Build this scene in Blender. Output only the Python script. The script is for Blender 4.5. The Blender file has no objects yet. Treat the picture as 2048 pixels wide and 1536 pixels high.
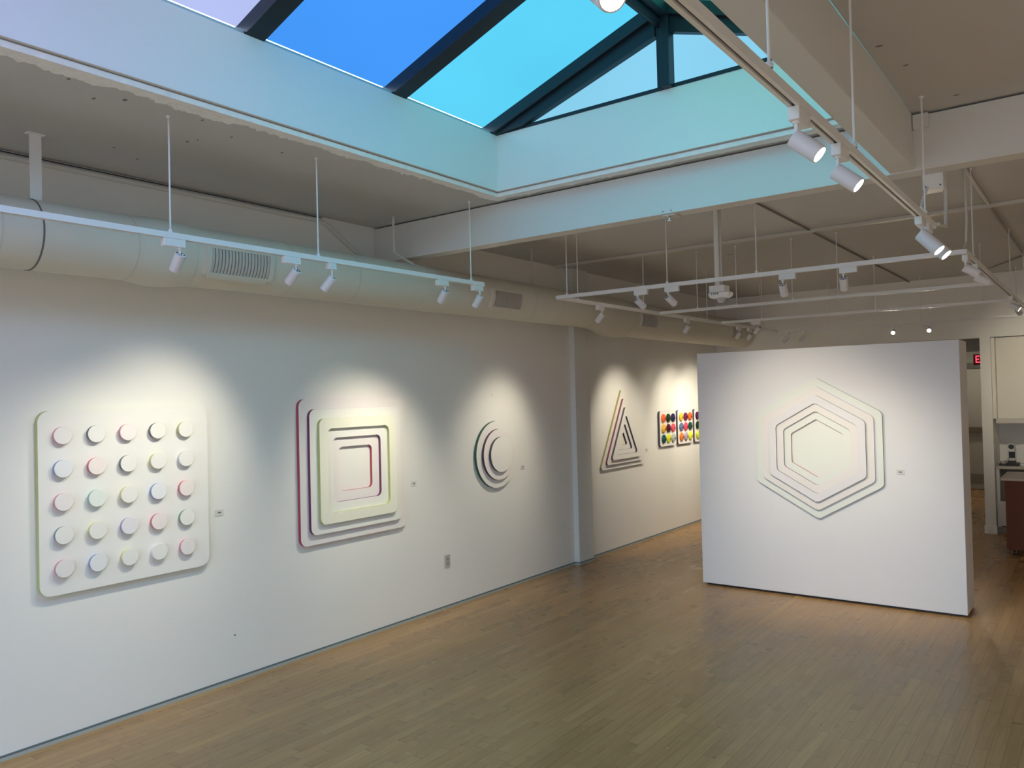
import bpy, bmesh, math, random
from mathutils import Vector, Matrix
random.seed(7)
S = bpy.context.scene
COL = S.collection

# ------------------------------------------------------------------ camera
cam = bpy.data.cameras.new('camera'); cam.sensor_width = 36; cam.lens = 1587.05/2048*36
cam.clip_start = .05
co = bpy.data.objects.new('camera', cam); COL.objects.link(co)
R0 = Vector((0.80023422, 0.59919546, -0.02428958)); D0 = Vector((-0.02892189, -0.00189435, -0.99957988)); F0 = Vector((-0.59898974, 0.80060053, 0.01581395))
mw = Matrix.Identity(4)
for i in range(3):
    mw[i][0] = R0[i]; mw[i][1] = -D0[i]; mw[i][2] = -F0[i]
mw[0][3], mw[1][3], mw[2][3] = 5.08, 0, 2.0
co.matrix_world = mw
S.camera = co
# ------------------------------------------------------------------ world, exposure
w = bpy.data.worlds.new('world'); S.world = w; w.use_nodes = True
_n = w.node_tree.nodes; bg = _n['Background']; bg.inputs[1].default_value = 9.0
_tc = _n.new('ShaderNodeTexCoord'); _sp = _n.new('ShaderNodeSeparateXYZ'); _cr = _n.new('ShaderNodeValToRGB'); _mr = _n.new('ShaderNodeMapRange')
_mr.inputs[1].default_value = -.12; _mr.inputs[2].default_value = .45
w.node_tree.links.new(_tc.outputs['Generated'], _sp.inputs[0]); w.node_tree.links.new(_sp.outputs[2], _mr.inputs[0]); w.node_tree.links.new(_mr.outputs[0], _cr.inputs[0]); w.node_tree.links.new(_cr.outputs[0], bg.inputs[0])
_cr.color_ramp.elements[0].color = (.165, .165, .185, 1); _cr.color_ramp.elements[1].color = (.61, .84, 1.08, 1)      # street below, sky above
S.view_settings.view_transform = 'Standard'; S.view_settings.look = 'None'; S.view_settings.gamma = 1
S.view_settings.use_curve_mapping = False
S.view_settings.exposure = .07
try:
    S.cycles.max_bounces = 10; S.cycles.diffuse_bounces = 6; S.cycles.sample_clamp_indirect = 6; S.cycles.use_denoising = True
except Exception: pass
SPOT_W = 36.0          # power of one gallery spotlight
SPOT_COL = (1.0, .90, .70)
# portal at the street window (shapes the sampling of the daylight, adds none)
pl = bpy.data.lights.new('window_portal', 'AREA'); pl.shape = 'RECTANGLE'; pl.size = 7.2; pl.size_y = 2.3; pl.cycles.is_portal = True
po = bpy.data.objects.new('window_portal', pl); COL.objects.link(po); po.location = (4.6, -3.44, 1.45); po.rotation_euler = (math.radians(90), 0, 0)

# ------------------------------------------------------------------ helpers
def tag(o, label=None, cat=None, group=None, kind=None):
    if label: o['label'] = label
    if cat: o['category'] = cat
    if group: o['group'] = group
    if kind: o['kind'] = kind
    return o
def empty(name, loc=(0, 0, 0), **k):
    o = bpy.data.objects.new(name, None); COL.objects.link(o); o.location = loc; o.empty_display_size = .05
    return tag(o, **k)
def obj(name, bm, mats, parent=None, loc=(0, 0, 0), smooth=False, bevel=0, world=None, **k):
    """link bm as one mesh; world=origin: the shape was drawn in world coordinates"""
    bmesh.ops.recalc_face_normals(bm, faces=bm.faces)
    if world is not None:
        bmesh.ops.translate(bm, vec=-Vector(world), verts=bm.verts)
    me = bpy.data.meshes.new(name); bm.to_mesh(me); bm.free()
    for m in (mats if isinstance(mats, (list, tuple)) else [mats]): me.materials.append(m)
    if smooth:
        for p in me.polygons: p.use_smooth = True
    o = bpy.data.objects.new(name, me); COL.objects.link(o)
    if parent: o.parent = parent; o.location = loc
    else: o.location = world if world is not None else loc
    if smooth:
        md = o.modifiers.new('split', 'EDGE_SPLIT'); md.split_angle = math.radians(40)
    if bevel:
        md = o.modifiers.new('bevel', 'BEVEL'); md.width = bevel; md.segments = 2; md.limit_method = 'ANGLE'; md.angle_limit = math.radians(50)
    return tag(o, **k)
def BM(): return bmesh.new()
def box(bm, x0, x1, y0, y1, z0, z1, mi=0):
    v = [bm.verts.new((x, y, z)) for x in (x0, x1) for y in (y0, y1) for z in (z0, z1)]
    for f in ((0, 1, 3, 2), (4, 6, 7, 5), (0, 4, 5, 1), (2, 3, 7, 6), (0, 2, 6, 4), (1, 5, 7, 3)):
        fc = bm.faces.new([v[i] for i in f]); fc.material_index = mi
    return bm
def frame_of(d):
    d = Vector(d).normalized(); a = Vector((0, 0, 1)) if abs(d.z) < .95 else Vector((1, 0, 0))
    u = d.cross(a).normalized(); return u, d.cross(u).normalized(), d
def tube(bm, pts, r, n=12, mi=0, caps=True):
    pts = [Vector(p) for p in pts]; rings = []
    rs = r if isinstance(r, (list, tuple)) else [r]*len(pts)
    for i, p in enumerate(pts):
        d = (pts[min(i+1, len(pts)-1)] - pts[max(i-1, 0)])
        u, v, _ = frame_of(d)
        rings.append([bm.verts.new(p + rs[i]*(math.cos(t)*u + math.sin(t)*v)) for t in [2*math.pi*k/n for k in range(n)]])
    for a, b in zip(rings, rings[1:]):
        for k in range(n):
            f = bm.faces.new((a[k], a[(k+1) % n], b[(k+1) % n], b[k])); f.material_index = mi
    if caps:
        for q in (rings[0], rings[-1]):
            f = bm.faces.new(q); f.material_index = mi
    return bm
def lathe(bm, prof, n=32, axis='z', c=(0, 0, 0), mi=0, mis=None):
    """prof: list of (r, h) from bottom to top"""
    rings = []; c = Vector(c)
    def P(r, h, t):
        a, b = r*math.cos(t), r*math.sin(t)
        return c + (Vector((a, b, h)) if axis == 'z' else Vector((h, a, b)) if axis == 'x' else Vector((a, h, b)))
    for r, h in prof:
        rings.append([bm.verts.new(P(r, h, 2*math.pi*k/n)) for k in range(n)] if r > 1e-6 else [bm.verts.new(P(0, h, 0))])
    for i, (a, b) in enumerate(zip(rings, rings[1:])):
        m = mis[i] if mis else mi
        for k in range(n):
            k2 = (k+1) % n
            if len(a) == 1 and len(b) == 1: continue
            if len(a) == 1: f = bm.faces.new((a[0], b[k2], b[k]))
            elif len(b) == 1: f = bm.faces.new((a[k], a[k2], b[0]))
            else: f = bm.faces.new((a[k], a[k2], b[k2], b[k]))
            f.material_index = m
    return bm
def prism(bm, pts, f3, h0, h1, mi_front=0, mi_side=0, hole=None):
    """2-D outline pts extruded h0..h1 through f3(u, v, h); optional hole with the same point count"""
    A = [bm.verts.new(f3(u, v, h0)) for u, v in pts]; B = [bm.verts.new(f3(u, v, h1)) for u, v in pts]
    n = len(pts)
    for k in range(n):
        f = bm.faces.new((A[k], A[(k+1) % n], B[(k+1) % n], B[k])); f.material_index = mi_side
    if hole:
        C = [bm.verts.new(f3(u, v, h0)) for u, v in hole]; D = [bm.verts.new(f3(u, v, h1)) for u, v in hole]
        for k in range(n):
            k2 = (k+1) % n
            f = bm.faces.new((C[k], D[k], D[k2], C[k2])); f.material_index = mi_side
            f = bm.faces.new((B[k], B[k2], D[k2], D[k])); f.material_index = mi_front
            f = bm.faces.new((A[k], C[k], C[k2], A[k2])); f.material_index = mi_side
    else:
        f = bm.faces.new(B); f.material_index = mi_front
        f = bm.faces.new(A[::-1]); f.material_index = mi_side
    return bm
def quad(bm, *ps, mi=0):
    f = bm.faces.new([bm.verts.new(p) for p in ps]); f.material_index = mi
    return bm
def slab(bm, ps, nrm, t):
    """flat polygon ps given a thickness t along nrm"""
    nrm = Vector(nrm).normalized()*t
    A = [bm.verts.new(p) for p in ps]; B = [bm.verts.new(Vector(p)+nrm) for p in ps]; n = len(ps)
    bm.faces.new(A); bm.faces.new(B[::-1])
    for k in range(n): bm.faces.new((A[k], B[k], B[(k+1) % n], A[(k+1) % n]))
    return bm
def dup_tree(o, parent=None):
    c = o.copy(); COL.objects.link(c); c.parent = parent
    for ch in [x for x in bpy.data.objects if x.parent == o]: dup_tree(ch, c)
    return c

def lettering(body, size, mt, parent, loc, extrude, scale=(1, 1, 1), align='CENTER', spacing=1, offset=0):
    c = bpy.data.curves.new('lettering', 'FONT'); c.body = body; c.size = size; c.extrude = extrude; c.align_x = align; c.align_y = 'CENTER'; c.space_character = spacing; c.offset = offset
    o = bpy.data.objects.new('lettering_curve', c); COL.objects.link(o); bpy.context.view_layer.update()
    me = bpy.data.meshes.new_from_object(o.evaluated_get(bpy.context.evaluated_depsgraph_get())); bpy.data.objects.remove(o)
    me.materials.clear(); me.materials.append(mt)
    n = bpy.data.objects.new('lettering', me); COL.objects.link(n); n.parent = parent; n.location = loc; n.rotation_euler = (math.radians(90), 0, 0); n.scale = scale
    return n
# ------------------------------------------------------------------ materials
MATS = {}
def mat(name, col, rough=.5, metal=0, emis=None, estr=0, bump=0, bscale=30, var=0, vscale=4, spec=.5, coat=0, trans=0, stretch=None):
    if name in MATS: return MATS[name]
    m = bpy.data.materials.new(name); m.use_nodes = True; nt = m.node_tree; b = nt.nodes['Principled BSDF']
    b.inputs['Base Color'].default_value = (*col, 1); b.inputs['Roughness'].default_value = rough; b.inputs['Metallic'].default_value = metal
    b.inputs['Specular IOR Level'].default_value = spec; b.inputs['Coat Weight'].default_value = coat
    b.inputs['Transmission Weight'].default_value = trans
    if emis: b.inputs['Emission Color'].default_value = (*emis, 1); b.inputs['Emission Strength'].default_value = estr
    if bump or var:
        tc = nt.nodes.new('ShaderNodeTexCoord'); mp = nt.nodes.new('ShaderNodeMapping'); nt.links.new(tc.outputs['Object'], mp.inputs[0])
        if stretch: mp.inputs['Scale'].default_value = stretch
    if bump:
        n = nt.nodes.new('ShaderNodeTexNoise'); n.inputs['Scale'].default_value = bscale; n.inputs['Detail'].default_value = 5
        nt.links.new(mp.outputs[0], n.inputs['Vector'])
        bp = nt.nodes.new('ShaderNodeBump'); bp.inputs['Strength'].default_value = bump; bp.inputs['Distance'].default_value = .01
        nt.links.new(n.outputs['Fac'], bp.inputs['Height']); nt.links.new(bp.outputs[0], b.inputs['Normal'])
    if var:
        n = nt.nodes.new('ShaderNodeTexNoise'); n.inputs['Scale'].default_value = vscale; n.inputs['Detail'].default_value = 6
        nt.links.new(mp.outputs[0], n.inputs['Vector'])
        mx = nt.nodes.new('ShaderNodeMix'); mx.data_type = 'RGBA'
        mx.inputs[6].default_value = (*[c*(1-var) for c in col], 1); mx.inputs[7].default_value = (*[min(1, c*(1+var)) for c in col], 1)
        nt.links.new(n.outputs['Fac'], mx.inputs[0]); nt.links.new(mx.outputs[2], b.inputs['Base Color'])
    MATS[name] = m; return m
def emit(name, col, s=1.0):
    if name in MATS: return MATS[name]
    m = bpy.data.materials.new(name); m.use_nodes = True; nt = m.node_tree; nt.nodes.clear()
    e = nt.nodes.new('ShaderNodeEmission'); e.inputs[0].default_value = (*col, 1); e.inputs[1].default_value = s
    o = nt.nodes.new('ShaderNodeOutputMaterial'); nt.links.new(e.outputs[0], o.inputs[0]); MATS[name] = m; return m
def srgb(r, g, b): return tuple(((c/255)/12.92 if c/255 <= .04045 else ((c/255+.055)/1.055)**2.4) for c in (r, g, b))

WALL = mat('wall_paint', (.84, .83, .80), .75, bump=.06, bscale=90, var=.012, vscale=2)
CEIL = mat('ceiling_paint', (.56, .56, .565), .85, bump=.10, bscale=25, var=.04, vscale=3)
BEAMP = mat('beam_paint', (.70, .70, .68), .55, bump=.03, bscale=40, var=.02, vscale=3)
WELL = mat('skylight_well_paint', (.82, .82, .81), .7, bump=.03, bscale=60)
PATCH = mat('bare_plaster', (.90, .90, .89), .9, bump=.6, bscale=35, var=.10, vscale=18)
METALW = mat('white_powder_coat', (.80, .80, .80), .4, bump=.02, bscale=200)
HEADW = mat('spotlight_white', (.74, .73, .76), .45)
DUCT = mat('duct_paint', (.66, .65, .57), .6, bump=.10, bscale=8, var=.03, vscale=5)
DUCTB = mat('duct_seam_sealant', (.60, .59, .52), .7, bump=.4, bscale=40)
SEAMD = mat('duct_seam_shadow_gap', (.16, .15, .14), .8)
BLACK = mat('black_plastic', (.02, .02, .02), .4)
DARK = mat('dark_grey', (.05, .05, .05), .6)
STEEL = mat('dark_skylight_steel', (.008, .018, .030), .5, metal=0, bump=.02)
BASEM = mat('grey_baseboard', (.42, .45, .43), .45)
CHROME = mat('chrome', (.7, .7, .7), .15, metal=1)
CABLE = mat('black_cable', (.03, .03, .03), .6)
PIPEW = mat('painted_conduit', (.62, .61, .58), .5)
WHITEART = mat('art_white', (.84, .83, .80), .55, bump=.015, bscale=120)
LENS = emit('spotlight_lens_lit', (1, .97, .93), 14)
LENSW = emit('spotlight_lens_warm', (1, .86, .55), 20)
LENSOFF = mat('spotlight_lens_frosted', (.6, .6, .58), .3)
GRILLE = mat('grille_louver', (.56, .54, .49), .5)
GLASSC = mat('clear_dome', (.9, .9, .9), .05, trans=.85, spec=.6)

def floor_material():
    m = bpy.data.materials.new('oak_strip_floor'); m.use_nodes = True; nt = m.node_tree; N = nt.nodes.new; L = nt.links.new
    b = nt.nodes['Principled BSDF']
    tc = N('ShaderNodeTexCoord'); sp = N('ShaderNodeSeparateXYZ'); L(tc.outputs['Object'], sp.inputs[0])
    def M(op, a, c=None, d=None):
        n = N('ShaderNodeMath'); n.operation = op
        for i, v in enumerate((a, c, d)):
            if v is None: continue
            if isinstance(v, (int, float)): n.inputs[i].default_value = v
            else: L(v, n.inputs[i])
        return n.outputs[0]
    W = .0705
    rx = M('DIVIDE', sp.outputs[0], W); row = M('FLOOR', rx); fx = M('FRACT', rx)
    wn = N('ShaderNodeTexWhiteNoise'); wn.noise_dimensions = '1D'; L(row, wn.inputs['W'])
    wn2 = N('ShaderNodeTexWhiteNoise'); wn2.noise_dimensions = '1D'; L(M('ADD', row, 517.3), wn2.inputs['W'])
    ln = M('MULTIPLY_ADD', wn.outputs['Value'], .55, .55)
    ry = M('DIVIDE', M('ADD', sp.outputs[1], M('MULTIPLY', wn2.outputs['Value'], 9)), ln); fy = M('FRACT', ry); idx = M('FLOOR', ry)
    cid = N('ShaderNodeCombineXYZ'); L(row, cid.inputs[0]); L(idx, cid.inputs[1])
    pn = N('ShaderNodeTexWhiteNoise'); pn.noise_dimensions = '3D'; L(cid.outputs[0], pn.inputs['Vector'])
    cr = N('ShaderNodeValToRGB'); cr.color_ramp.interpolation = 'LINEAR'
    e = cr.color_ramp.elements; e[0].position = 0; e[0].color = (.385, .222, .092, 1); e[1].position = 1; e[1].color = (.50, .308, .132, 1)
    k = e.new(.35); k.color = (.42, .248, .105, 1); k = e.new(.8); k.color = (.45, .270, .115, 1)
    L(pn.outputs['Value'], cr.inputs[0])
    mp = N('ShaderNodeMapping'); mp.inputs['Scale'].default_value = (45, 2.2, 1); L(tc.outputs['Object'], mp.inputs[0])
    off = N('ShaderNodeVectorMath'); off.operation = 'ADD'; L(mp.outputs[0], off.inputs[0])
    sc = N('ShaderNodeVectorMath'); sc.operation = 'SCALE'; L(cid.outputs[0], sc.inputs[0]); sc.inputs['Scale'].default_value = 7.7; L(sc.outputs[0], off.inputs[1])
    gn = N('ShaderNodeTexNoise'); gn.inputs['Scale'].default_value = 1; gn.inputs['Detail'].default_value = 5; gn.inputs['Distortion'].default_value = .6; L(off.outputs[0], gn.inputs['Vector'])
    gm = N('ShaderNodeMix'); gm.data_type = 'RGBA'; gm.blend_type = 'MULTIPLY'; gm.inputs[0].default_value = 1
    gr = N('ShaderNodeValToRGB'); gr.color_ramp.elements[0].color = (.86, .84, .81, 1); gr.color_ramp.elements[0].position = .3; gr.color_ramp.elements[1].color = (1.06, 1.05, 1.03, 1); gr.color_ramp.elements[1].position = .7
    L(gn.outputs['Fac'], gr.inputs[0]); L(cr.outputs[0], gm.inputs[6]); L(gr.outputs[0], gm.inputs[7])
    # joints: long seams and end joints
    sx = M('MINIMUM', M('MULTIPLY', fx, W), M('MULTIPLY', M('SUBTRACT', 1, fx), W)); sy = M('MINIMUM', M('MULTIPLY', fy, ln), M('MULTIPLY', M('SUBTRACT', 1, fy), ln))
    gx = M('LESS_THAN', sx, .0012); gy = M('LESS_THAN', sy, .0015); g = M('MAXIMUM', M('MULTIPLY', gx, .62), M('MULTIPLY', gy, .8))
    jm = N('ShaderNodeMix'); jm.data_type = 'RGBA'; L(g, jm.inputs[0]); L(gm.outputs[2], jm.inputs[6]); jm.inputs[7].default_value = (.055, .030, .015, 1)
    L(jm.outputs[2], b.inputs['Base Color'])
    rn = N('ShaderNodeTexNoise'); rn.inputs['Scale'].default_value = 3; L(tc.outputs['Object'], rn.inputs['Vector'])
    L(M('MULTIPLY_ADD', rn.outputs['Fac'], .12, M('MULTIPLY_ADD', pn.outputs['Value'], .06, .20)), b.inputs['Roughness'])
    b.inputs['Specular IOR Level'].default_value = .38
    bp = N('ShaderNodeBump'); bp.inputs['Strength'].default_value = .25; bp.inputs['Distance'].default_value = .002
    L(M('ADD', M('SUBTRACT', 1, g), M('MULTIPLY', gn.outputs['Fac'], .15)), bp.inputs['Height']); L(bp.outputs[0], b.inputs['Normal'])
    return m
FLOORM = floor_material()

# ------------------------------------------------------------------ the room
ZC = 3.5; XR = 9.0; YF = -3.5; YB = 12.4
WX0, WX1, WY0, WY1 = 1.5, 4.24, -2.4, 4.67          # skylight opening
def struct(name, bm, m, **k): return obj(name, bm, m, kind='structure', **k)
struct('floor', box(BM(), -.3, XR+.3, YF-.3, 17.9, -.12, 0), FLOORM)
b = BM()
g = .03
box(b, -.2, WX0-g, YF-.2, 4.83, ZC, ZC+.10); box(b, WX1+g, XR+.2, YF-.2, 4.83, ZC, ZC+.10); box(b, WX0-g, WX1+g, WY1+g, 4.83, ZC, ZC+.10); box(b, WX0-g, WX1+g, YF-.2, WY0-g, ZC, ZC+.10)
box(b, -.2, XR+.2, 4.83, 13.3, ZC, ZC+.10)
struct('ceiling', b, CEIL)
struct('wall_left', box(BM(), -.2, 0, YF-.2, 13.3, 0, ZC+.1), WALL)
struct('wall_right', box(BM(), XR, XR+.2, YF-.2, 13.3, 0, ZC+.1), WALL)
# street side: opening for the shop window
b = BM(); box(b, 0, 1.0, YF-.2, YF, 0, ZC); box(b, 8.2, XR, YF-.2, YF, 0, ZC); box(b, 1.0, 8.2, YF-.2, YF, 2.6, ZC); box(b, 1.0, 8.2, YF-.2, YF, 0, .3)
struct('wall_front', b, WALL)
wf = empty('window_1', (4.6, YF-.1, .3), kind='structure')
b = BM()
for x in (1.0, 3.35, 5.75, 8.12): box(b, x, x+.08, YF-.14, YF-.06, .3, 2.6)
box(b, 1.0, 8.2, YF-.14, YF-.06, .3, .38); box(b, 1.0, 8.2, YF-.14, YF-.06, 2.52, 2.6)
obj('window_frame', b, DARK, wf, world=(4.6, YF-.1, .3))
wl = wf.children[0] if wf.children else None
# back wall with passage and kitchenette niche openings
NX0, NX1 = 3.85, 6.4; HX0, HX1 = 2.6, 3.725
b = BM()
box(b, 0, HX0, YB, YB+.14, 0, ZC); box(b, HX0, HX1, YB, YB+.14, 2.64, ZC); box(b, HX1, NX0, YB, YB+.9, 0, ZC)
box(b, NX0, NX1, YB, YB+.14, 2.645, ZC); box(b, NX1, XR, YB, YB+.14, 0, ZC)
struct('wall_back', b, WALL)
b = BM(); box(b, HX1-.012, NX0+.012, YB-.015, YB, 0, .11); struct('baseboard_back', b, WALL)
# niche shell
b = BM(); box(b, NX0-.1, NX1+.1, YB+.75, YB+.9, 0, ZC); box(b, NX1, NX1+.1, YB+.14, YB+.75, 0, ZC); box(b, NX0, NX1, YB+.14, YB+.75, 2.9, 3.0)
struct('wall_niche', b, WALL)
# passage behind the opening
b = BM(); box(b, 2.3, HX0, YB+.14, 17.9, 0, 2.9); box(b, 3.95, 4.05, YB+.9, 17.9, 0, 2.9)
struct('wall_passage', b, WALL)
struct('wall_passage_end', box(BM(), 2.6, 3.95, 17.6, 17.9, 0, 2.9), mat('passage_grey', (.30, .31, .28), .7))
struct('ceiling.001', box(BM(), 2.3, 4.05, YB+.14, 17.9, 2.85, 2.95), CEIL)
# column on the left wall
COLM = mat('column_paint', (.72, .74, .72), .5, bump=.02)
struct('wall_column', box(BM(), 0, .065, 7.95, 8.275, 0, 3.5), COLM)
# baseboard: two-tone, grey channel with a darker top lip
BASEL = mat('baseboard_lip', (.13, .17, .18), .5)
def baseb(name, boxes):
    b = BM()
    for x0, x1, y0, y1 in boxes: box(b, x0, x1, y0, y1, 0, .020, 0); box(b, x0, x1-.003, y0, y1, .020, .031, 1)
    struct(name, b, [BASEM, BASEL])
baseb('baseboard_left', [(0, .012, YF, 7.938), (0, .012, 8.287, YB)])
baseb('baseboard_column', [(0, .080, 7.938, 7.95), (.065, .077, 7.95, 8.287)])
# ------------------------------------------------------------------ beams
b = BM()
box(b, 0, XR, 4.83, 4.842, 3.20, 3.488); box(b, 0, XR, 4.83, 4.96, 3.188, 3.203); box(b, 0, XR, 4.90, 4.912, 3.20, 3.485)
struct('trim_1', b, BEAMP, bevel=.003)
b = BM(); box(b, 4.145, 4.27, WY0-1.0, 4.829, 3.195, 3.4995)
struct('trim_2', b, BEAMP, bevel=.004)
# small clip angles where beams meet
tag(obj('steel_clip', box(BM(), 4.275, 4.35, 4.79, 4.828, 3.41, 3.485), BEAMP, world=(4.35, 4.80, 3.44)), 'small painted steel clip in the ceiling corner where the two beams meet', 'bracket')
# ------------------------------------------------------------------ skylight well
ZT = 3.945
b = BM(); box(b, WX0-.028, WX0, WY0-.028, WY1+.028, 3.530, ZT); struct('wall_skylight_left', b, WELL)
b = BM(); box(b, WX0, WX1, WY1, WY1+.028, 3.530, ZT); struct('wall_skylight_end', b, WELL)
b = BM(); box(b, WX1, WX1+.028, WY0-.028, WY1+.028, 3.530, ZT); struct('wall_skylight_right', b, WELL)
b = BM(); box(b, WX0, WX1, WY0-.028, WY0, 3.530, ZT); struct('wall_skylight_front', b, WELL)
# ragged bare plaster along the cut edge
def ragged(seed, n, amp, w0):
    rnd = random.Random(seed); out = []; v = 0
    for i in range(n):
        v = .80*v + rnd.uniform(-1, 1)*amp*.6; out.append(w0 + v + rnd.uniform(-1, 1)*amp*.25 + (amp*1.5 if rnd.random() < .03 else 0))
    return out
b = BM(); n = 520; off = ragged(3, n, .017, .108); pr = None
for i in range(n):
    y = WY0 + (WY1+.12-WY0)*i/(n-1)
    e = off[i]*(1.25 if y < 2.5 else 1)
    rim = [bm_v for bm_v in (b.verts.new((WX0-.022, y, 3.522)), b.verts.new((WX0-.026, y, 3.496)), b.verts.new((WX0-e+.012, y, 3.492)), b.verts.new((WX0-e, y, 3.5005)))]
    if pr:
        for a, c in zip(range(3), range(1, 4)): b.faces.new((pr[a], pr[c], rim[c], rim[a]))
    pr = rim
tag(obj('plaster_edge', b, PATCH, world=(WX0, 1, 3.5)), kind='structure'); bpy.data.objects['plaster_edge'].name = 'trim_3'
b = BM(); n = 150; off = ragged(11, n, .012, .105); pr = None
for i in range(n):
    x = WX0-.1 + (WX1+.1-WX0)*i/(n-1); e = min(.15, off[i])
    rim = [b.verts.new((x, WY1+.022, 3.522)), b.verts.new((x, WY1+.026, 3.495)), b.verts.new((x, WY1+e-.01, 3.492)), b.verts.new((x, WY1+e, 3.5005))]
    if pr:
        for a, c in zip(range(3), range(1, 4)): b.faces.new((pr[a], rim[a], rim[c], pr[c]))
    pr = rim
struct('trim_4', b, PATCH)
# ------------------------------------------------------------------ skylight: rafters, ridge, panes
SL = .345; XM = (WX0+WX1)/2; ZU = ZT; DG = .10            # slope, ridge line, underside start, depth to glass
def zu(x): return ZU + SL*(min(x, 2*XM-x)-WX0)            # underside of rafters
sky = empty('window_2', (XM, 1.1, ZT), kind='structure'); SO = (XM, 1.1, ZT)
ys = [-2.33, -1.67, -.62, .44, 1.50, 2.571, 3.655, 4.638]
for y in ys:
    hw = .060 if y < 4.5 else .032
    for s in (0, 1):
        b = BM()
        xs = [WX0-.1, XM-.03] if s == 0 else [WX1+.1, XM+.03]
        ring = []
        for x in xs:
            zz = zu(x)
            prof = [(-hw, .0), (hw, .0), (hw, .012), (.012, .014), (.012, .10), (-.012, .10), (-.012, .014), (-hw, .012)] if False else [(-hw, 0), (hw, 0), (hw, DG), (-hw, DG)]
            ring.append([b.verts.new((x, y+dy, zz+dz)) for dy, dz in prof])
        n = len(ring[0])
        for k in range(n): b.faces.new((ring[0][k], ring[0][(k+1) % n], ring[1][(k+1) % n], ring[1][k]))
        b.faces.new(ring[0]); b.faces.new(ring[1])
        obj('rafter', b, STEEL, sky, world=SO, bevel=.004)
b = BM(); box(b, XM-.06, XM+.06, WY0, WY1, zu(XM)-.03, zu(XM)+.10); obj('ridge_beam', b, STEEL, sky, world=SO, bevel=.006)
b = BM(); tube(b, [(XM-.02, WY0, zu(XM)-.045), (XM-.02, WY1, zu(XM)-.045)], .03, 14); obj('ridge_pipe', b, STEEL, sky, world=SO, smooth=True)
# gable end frame: lower lips, post, sill
b = BM()
for s in (1, -1):
    X = lambda x: XM + s*(x-XM)
    P = lambda x, dz: (X(x), WY1-.03, zu(x)+dz)
    slab(b, [P(WX0+.25, -.075), P(XM-.05, -.105), P(XM-.05, .03), P(WX0, .03), P(WX0, .002)], (0, 1, 0), .07)
box(b, WX0, WX1, WY1-.005, WY1+.04, ZT, ZT+.024)
obj('gable_frame', b, STEEL, sky, world=SO)
b = BM(); box(b, XM-.045, XM+.0, WY1-.02, WY1+.05, ZT, zu(XM)); box(b, XM+.0, XM+.058, WY1-.06, WY1+.05, ZT, zu(XM)); obj('gable_post', b, STEEL, sky, world=SO, bevel=.003)
# pale curb lips under the panes
LIP = mat('skylight_curb_lip', (.40, .52, .56), .5)
b = BM(); box(b, WX0-.10, WX0-.012, WY0, WY1, ZT, ZT+.02); obj('curb', b, LIP, sky, world=SO)
b = BM(); box(b, WX1+.012, WX1+.10, WY0, WY1, ZT, ZT+.02); obj('curb', b, LIP, sky, world=SO)
PANES_L = [(-2.33, -1.67, (.05, .60, .80), 5), (-1.67, -.60, (.05, .60, .80), 5), (-.60, .46, (.05, .60, .85), 5), (.46, 1.525, (.30, .45, .90), 1.6), (1.525, 2.595, srgb(178, 190, 238), 1), (2.595, 3.673, srgb(68, 150, 245), 1), (3.673, 4.635, srgb(92, 208, 244), 1)]  # near ones out of view, tinted and boosted to throw cyan on the beam
PANES_R = [(-2.33, -1.67, (.90, .35, .80), 2.4), (-1.67, -.60, (.95, .30, .80), 2.6), (-.60, .46, (.90, .28, .85), 2.6), (.46, 1.525, (.50, .35, .95), 2), (1.525, 2.595, (.10, .50, .90), 2.4), (2.595, 3.673, (.02, .78, .95), 4.2), (3.673, 4.635, srgb(95, 235, 215), 1)]  # mostly out of view; tints and strengths chosen to colour the well walls
def pane_material(i, c, k):
    m = emit('tinted_diffusing_pane_%s' % i, c, k); nt = m.node_tree
    e = [n for n in nt.nodes if n.type == 'EMISSION'][0]
    tc = nt.nodes.new('ShaderNodeTexCoord'); n = nt.nodes.new('ShaderNodeTexNoise'); n.inputs['Scale'].default_value = 1.3; n.inputs['Detail'].default_value = 1
    nt.links.new(tc.outputs['Object'], n.inputs['Vector'])
    mx = nt.nodes.new('ShaderNodeMix'); mx.data_type = 'RGBA'
    mx.inputs[6].default_value = (*[min(1, q*.93) for q in c], 1); mx.inputs[7].default_value = (*[min(1, q*1.07) for q in c], 1)
    nt.links.new(n.outputs['Fac'], mx.inputs[0]); nt.links.new(mx.outputs[2], e.inputs[0]); return m
PK = 1.0
for side, L_ in ((0, PANES_L), (1, PANES_R)):
    for i, (y0, y1, c, pk) in enumerate(L_):
        xa, xb = (WX0-.08, XM-.02) if side == 0 else (WX1+.08, XM+.02)
        b = BM(); slab(b, [(xa, y0, zu(xa)+DG-.01), (xb, y0, zu(xb)+DG-.01), (xb, y1, zu(xb)+DG-.01), (xa, y1, zu(xa)+DG-.01)], (0, 0, 1), .008)
        obj('pane', b, pane_material('%d%d' % (side, i), c, pk), sky, world=SO)
for s in (1, -1):
    X = lambda x: XM + s*(x-XM)
    b = BM(); slab(b, [(X(WX0+.1), WY1+.02, ZT+.01), (X(XM-.01), WY1+.02, ZT+.01), (X(XM-.01), WY1+.02, zu(XM)-.02), (X(WX0+.1), WY1+.02, zu(WX0+.1)-.02)], (0, 1, 0), .008)
    obj('pane', b, pane_material('g%d' % (s+1), srgb(136, 206, 236), PK), sky, world=SO)

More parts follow.
